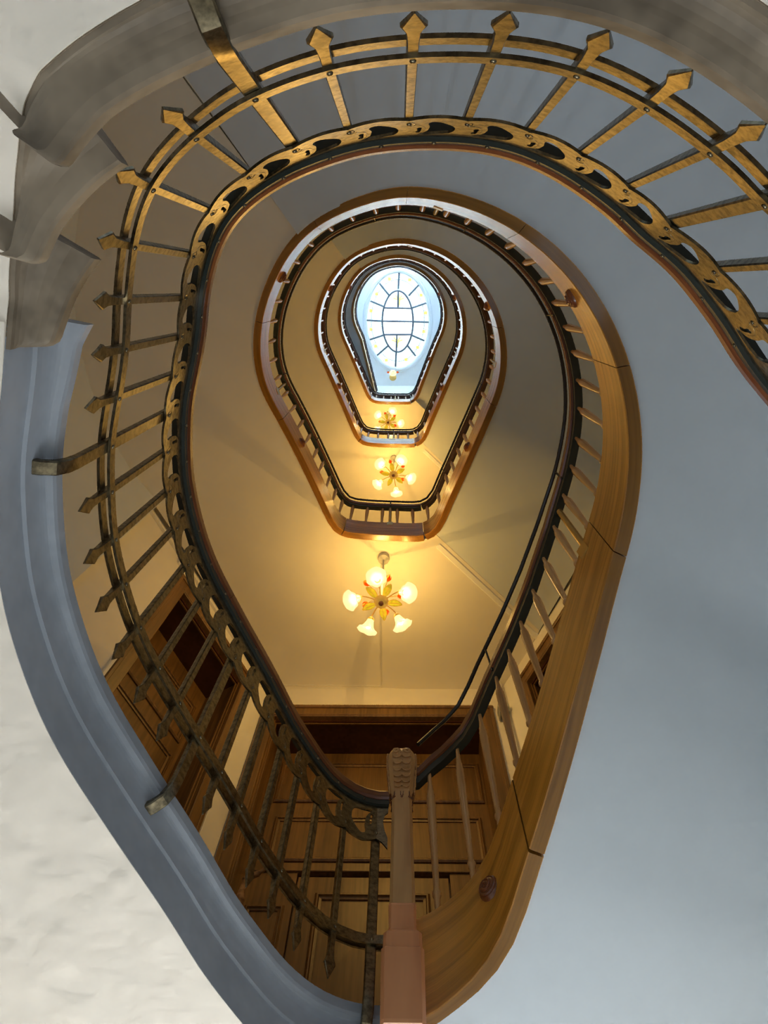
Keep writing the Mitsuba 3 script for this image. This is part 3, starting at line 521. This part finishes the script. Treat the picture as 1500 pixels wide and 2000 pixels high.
for d1, d0 in zip([91.45] + BARS[:-1], BARS):
    if d1 == 91.45: xs = .72
    else: xs = 0.
    v = _ev * [1, 1, -.007] + [0, 0, .0045]; f = _ef
    if d1 == 91.45:                                                     # the stub between the last post and the newel
        m = trimesh.creation.extrude_polygon(sg.Polygon([(0, 0), (.5, -.10), (1, -.28), (1, .02), (.7, .25), (.55, .5), (.7, .72), (1, .8), (1, 1), (0, 1)]), 1., engine='earcut'); v = m.vertices * [1, 1, -.007] + [0, 0, .0045]; f = m.faces
        obj('scroll_panel', trimesh.Trimesh(map_panel(v, d0, d1), f, process=False), 'm_iron', ir, smooth=20); continue
    k = obj('scroll_panel', trimesh.Trimesh(map_panel(v, d0, d1), f, process=False), 'm_iron', ir, smooth=20)
    sp = map_panel(np.column_stack([SP, np.full(len(SP), -.0012)]), d0, d1); cr = map_panel(np.column_stack([CR, np.full(len(CR), -.0012)]), d0, d1)
    obj('spiral', cat(tube(sp, .0024, 6), tube(cr, .0022, 6)), 'm_iron', k)
    m = local(d1, .03); m[:3, 3] += m[:3, 1] * -.003; obj('rivet', rivet_ply, None, k, to_world=T(m))
    m = local((d0 + d1) / 2, .200); m[:3, 3] += m[:3, 1] * -.016; obj('bolt', rivet_ply, None, ir, to_world=T(m))
# ------------------------------------------------------------------ lamps
def shade_mesh():
    r = lathe([(.020, 0), (.027, .004), (.031, .02), (.036, .04), (.044, .06), (.056, .078), (.072, .092), (.083, .099), (.082, .101), (.070, .095), (.053, .080), (.041, .062), (.033, .04), (.028, .02), (.022, .008)], 28)
    v = r.vertices; a = np.arctan2(v[:, 1], v[:, 0]); k = np.clip((v[:, 2] - .06) / .04, 0, 1); v = v * np.column_stack([1 + .05 * k * np.cos(6 * a)] * 2 + [1 - .05 * k * np.cos(6 * a)])
    return trimesh.Trimesh(v, r.faces, process=False)
def leaf_mesh(L=.118, w=.033, cup=.02):
    V, F = [], []; n = 11
    for i, t in enumerate(np.linspace(0, 1, n)):
        h = w * math.sin(math.pi * min(1, t * .92 + .04)) ** .8 * (1 - .25 * t)
        for s in (-1, -.5, 0, .5, 1): V.append([L * t, s * h, cup * math.sin(t * 2.2) + .35 * abs(s) * h * .6])
    for i in range(n - 1):
        for j in range(4): a = i * 5 + j; F += [[a, a + 1, a + 6], [a, a + 6, a + 5]]
    m = trimesh.Trimesh(np.array(V), np.array(F), process=False); b = m.copy(); b.vertices += [0, 0, .003]; b.faces = b.faces[:, ::-1]; return cat(m, b)
def leaf_edge(L=.118, w=.033, cup=.02):
    e = []
    for s in (1, -1):
        for t in (np.linspace(0, 1, 14) if s > 0 else np.linspace(1, 0, 14)):
            h = w * math.sin(math.pi * min(1, t * .92 + .04)) ** .8 * (1 - .25 * t); e.append([L * t, s * h, cup * math.sin(t * 2.2) + .21 * h])
    return cat(tube(e, .0024, 5), tube([[L * t, 0, cup * math.sin(t * 2.2) - .001] for t in np.linspace(0, .95, 10)], .0022, 5))
def petal_mesh():
    ps = []
    for k in range(4):
        V, F = [], []; n = 8
        for t in np.linspace(0, 1, n):
            r = .021 * math.sin(math.pi * (t * .82 + .10)) + .002; h = .8 * (1 - t * t * .75)
            for s in (-1, -.4, .4, 1): a = k * math.pi / 2 + s * h; V.append([r * math.cos(a), r * math.sin(a), .058 * t])
        for i in range(n - 1):
            for j in range(3): a = i * 4 + j; F += [[a, a + 1, a + 5], [a, a + 5, a + 4]]
        ps.append(trimesh.Trimesh(np.array(V), np.array(F), process=False))
    return cat(*ps)
TR = trimesh.transformations
shade_ply = mikit.ply(shade_mesh(), 'm_glassshade', smooth=50); bulb_ply = mikit.ply(trimesh.creation.icosphere(2, .021).apply_scale((1, 1, 1.35)), 'm_white', smooth=True)
M('m_glassshade', princ((.85, .7, .4), .3)); M('m_arm', princ((.74, .46, .14), .35, clearcoat=.4))
hub_ply = mikit.ply(lathe([(0, -.030), (.020, -.029), (.040, -.021), (.054, -.006), (.058, .006), (.050, .016), (.030, .026), (.018, .05), (.010, .055), (0, .055)], 28), 'm_gold', smooth=40)
fin_ply = mikit.ply(lathe([(0, -.052), (.006, -.050), (.008, -.044), (.014, -.042), (.020, -.034), (.022, -.026), (0, -.026)], 18), 'm_mahogany', smooth=30)
arm_ply = mikit.ply(tube(spline([[.03, 0, .012], [.075, 0, .035], [.125, 0, .052], [.160, 0, .046], [.176, 0, .020]], 18), .0052, 8), 'm_arm', smooth=40)
cup_ply = mikit.ply(lathe([(0, -.02), (.018, -.018), (.026, -.006), (.028, .008), (0, .008)], 18), 'm_gold', smooth=40)
leaf_ply = mikit.ply(leaf_mesh(), 'm_leaf', smooth=60); ledge_ply = mikit.ply(leaf_edge(), 'm_gold', smooth=40)
tulip_ply = mikit.ply(petal_mesh(), 'm_petal', smooth=60); tstem_ply = mikit.ply(tube(spline([[.02, 0, .045], [.06, 0, .10], [.10, 0, .13], [.135, 0, .135]], 12), .003, 6), 'm_arm', smooth=40)
def chandelier(x, y, z, rot, drop, strength, label, w=1.0):
    c = thing('chandelier', label, 'chandelier'); B = T().translate([x, y, z]).rotate([0, 0, 1], rot)
    obj('hub', hub_ply, None, c, to_world=B); obj('finial', fin_ply, None, c, to_world=B)
    obj('stem', lathe([(0, .05), (.008, .05), (.008, drop - .03), (0, drop - .03)], 12).apply_translation((x, y, z)), 'm_grey', c)
    obj('ceiling_rose', lathe([(0, drop - .062), (.018, drop - .06), (.03, drop - .05), (.050, drop - .045), (.054, drop - .02), (.054, drop), (0, drop)], 28).apply_translation((x, y, z)), 'm_grey', c, smooth=35)
    for k in range(5):
        A = B @ T().rotate([0, 0, 1], 72 * k); arm = obj('arm', arm_ply, None, c, to_world=A)
        S = A @ T().translate([.178, 0, .010]).rotate([0, 1, 0], 180 - 42)
        obj('shade_cup', cup_ply, None, arm, to_world=S); sh = obj('shade', shade_ply, None, c, to_world=S, emitter=emit(SHADE, .6 * w)); obj('bulb', bulb_ply, None, sh, to_world=S @ T().translate([0, 0, .058]), emitter=emit(BULB, .2 * w))
        L = B @ T().rotate([0, 0, 1], 72 * k + 36) @ T().translate([.048, 0, .002]).rotate([0, 1, 0], 4)
        lf = obj('leaf', leaf_ply, None, c, to_world=L); obj('leaf_rim', ledge_ply, None, lf, to_world=L)
        F = B @ T().rotate([0, 0, 1], 72 * k + 30); st = obj('flower_stem', tstem_ply, None, c, to_world=F)
        obj('tulip', tulip_ply, None, st, to_world=F @ T().translate([.130, 0, .134]).rotate([0, 1, 0], 78))
    for k in range(3):                                                  # the light of the five bulbs
        a = math.radians(rot + 120 * k + 20); scene[f'{c}_light_{k + 1:03d}'] = {'type': 'point', 'position': [x + .14 * math.cos(a), y + .14 * math.sin(a), z + .30], 'intensity': {'type': 'rgb', 'value': [v * strength for v in LAMP]}, 'sampling_weight': 6. * w}
    scene[f'{c}_light_004'] = {'type': 'point', 'position': [x, y, z - .14], 'intensity': {'type': 'rgb', 'value': [v * strength * .035 for v in (1., .72, .3)]}, 'sampling_weight': 1. * w}  # added fill light below the hub, brightens its underside
    return c
LZ = 5.14
chandelier(-.150, 2.361, LZ, -98, 6.103 - LZ, 1.0, 'five armed flower chandelier with glowing bell shades, lowest and largest in view', 1.0)
chandelier(-.085, 2.362, LZ + HF, -136, 6.103 - LZ, 1.0, 'middle flower chandelier, framed by the second landing handrail', .6)
chandelier(-.216, 2.380, LZ + 2 * HF, -141, 6.103 - LZ, 1.0, 'small distant flower chandelier partly hidden by the third landing handrail', .4)
tl = thing('pendant_lamp', 'single white lamp with two red flowers beside the oval roof light', 'lamp')
TX, TY, TZ = -.19, 2.26, 20.6
S = T().translate([TX, TY - .02, TZ]).rotate([1, 0, 0], 180 + 25) @ T().scale(1.25)
obj('shade', shade_ply, None, tl, to_world=S, emitter=emit(SHADE, .05)); obj('stem', tube([[TX, TY, TZ], [TX, TY + .10, TZ + .05], [TX, TY + .14, ZT]], .008, 6), 'm_grey', tl)
obj('base', lathe([(0, 0), (.10, 0), (.10, .02), (0, .03)], 20).apply_translation((TX, TY + .16, TZ - .02)), 'm_gold', tl)
for s in (-1, 1): obj('tulip', tulip_ply, None, tl, to_world=T().translate([TX + s * .10, TY + .02, TZ]).rotate([0, 1, 0], s * 80) @ T().scale(1.3))
# ------------------------------------------------------------------ small fittings
zc = 6.103
k = obj('ceiling_cable', cat(tube([[-.165, 2.42, zc - .006], [-.19, 3.0, zc - .006], [-.19, 3.69, zc - .006], [-1.25, 3.685, zc - .006]], .004, 6), tube([[-.150, 2.42, zc - .005], [-.178, 3.0, zc - .005], [-.178, 3.68, zc - .005]], .003, 6)), 'm_whitepaint')
tag(k, 'thin cable painted into the ceiling, running from the lowest chandelier to the front wall', 'cable')
def along_left(s, o=0., z=0.): p = WFL + DL * s + np.array([.887, -.461]) * o; return [p[0], p[1], z]
tk = np.eye(4); tk[:2, 0] = -DL; tk[:2, 1] = [-.887, .461]; tk[:2, 3] = WFL + DL * 1.5
def left_box(s0, s1, o, z0, z1): m = box(1.5 - s1, 1.5 - s0, -o, .001, z0, z1, .004); return m.apply_transform(tk)
k = thing('cable_trunking', 'slim painted cable trunking along the top of the left wall', 'trunking')
obj('strip', left_box(.3, 2.95, .03, zc - .06, zc - .025), 'm_whitepaint', k); obj('junction_box', left_box(1.46, 1.56, .05, zc - .15, zc - .05), 'm_whitepaint', k)
k = thing('pipe', 'white painted pipe standing in the right corner beside the central portal', 'pipe')
obj('tube', tube([[.945, 3.66, 1.71], [.945, 3.66, zc - .01]], .032, 14), 'm_whitepaint', k); obj('clamp', cat(box(.885, .985, 3.615, 3.72, 5.62, 5.68, .004), box(.89, .90, 3.6, 3.72, 5.55, 5.63), box(.93, .94, 3.6, 3.72, 5.55, 5.63)), 'm_grey', k)
zz = 6.083
for i, dz in enumerate((0, HF)):
    a, b = np.array([.345, 2.235]), np.array([1.36, 3.225]); d = (b - a) / np.linalg.norm(b - a); n = np.array([d[1], -d[0]]); L = np.linalg.norm(b - a)
    m = box(0, L, -.028, .028, -.012, .05, .008); m4 = np.eye(4); m4[:2, 0], m4[:2, 1], m4[:3, 3] = d, [-d[1], d[0]], [a[0], a[1], zz + dz + .02]
    tag(obj('trim', m.apply_transform(m4), 'm_white', smooth=False), ['white plaster bead where the ceiling of the first landing meets the rising flight', 'plaster bead at the edge of the second landing ceiling'][i], kind='structure')
br = thing('branch_ornament', 'gnarled wooden branch leaning by the left side of the central door', 'branch')
def noise_(x): return (math.sin(x * 12.9898) * 43758.5453) % 1.0
def branch(pts, r0, r1, n=22):
    p = spline(pts, n); p += (np.array([[noise_(i * 1.7 + q * 9.1) for q in range(3)] for i in range(n)]) - .5) * .018; return tube(p, np.linspace(r0, r1, n) * (1 + .25 * np.sin(np.arange(n) * 2.1)), 8)
obj('trunk', branch([[-1.13, 3.62, 1.72], [-1.09, 3.60, 2.6], [-1.03, 3.60, 3.2], [-.985, 3.59, 3.62]], .035, .026), 'm_branch', br, smooth=50)
obj('twig', branch([[-.99, 3.59, 3.60], [-.90, 3.57, 3.66], [-.80, 3.55, 3.74]], .022, .008, 12), 'm_branch', br, smooth=50)
obj('twig', branch([[-1.08, 3.60, 2.9], [-1.14, 3.62, 3.3], [-1.13, 3.62, 3.62]], .024, .016, 12), 'm_branch', br, smooth=50)
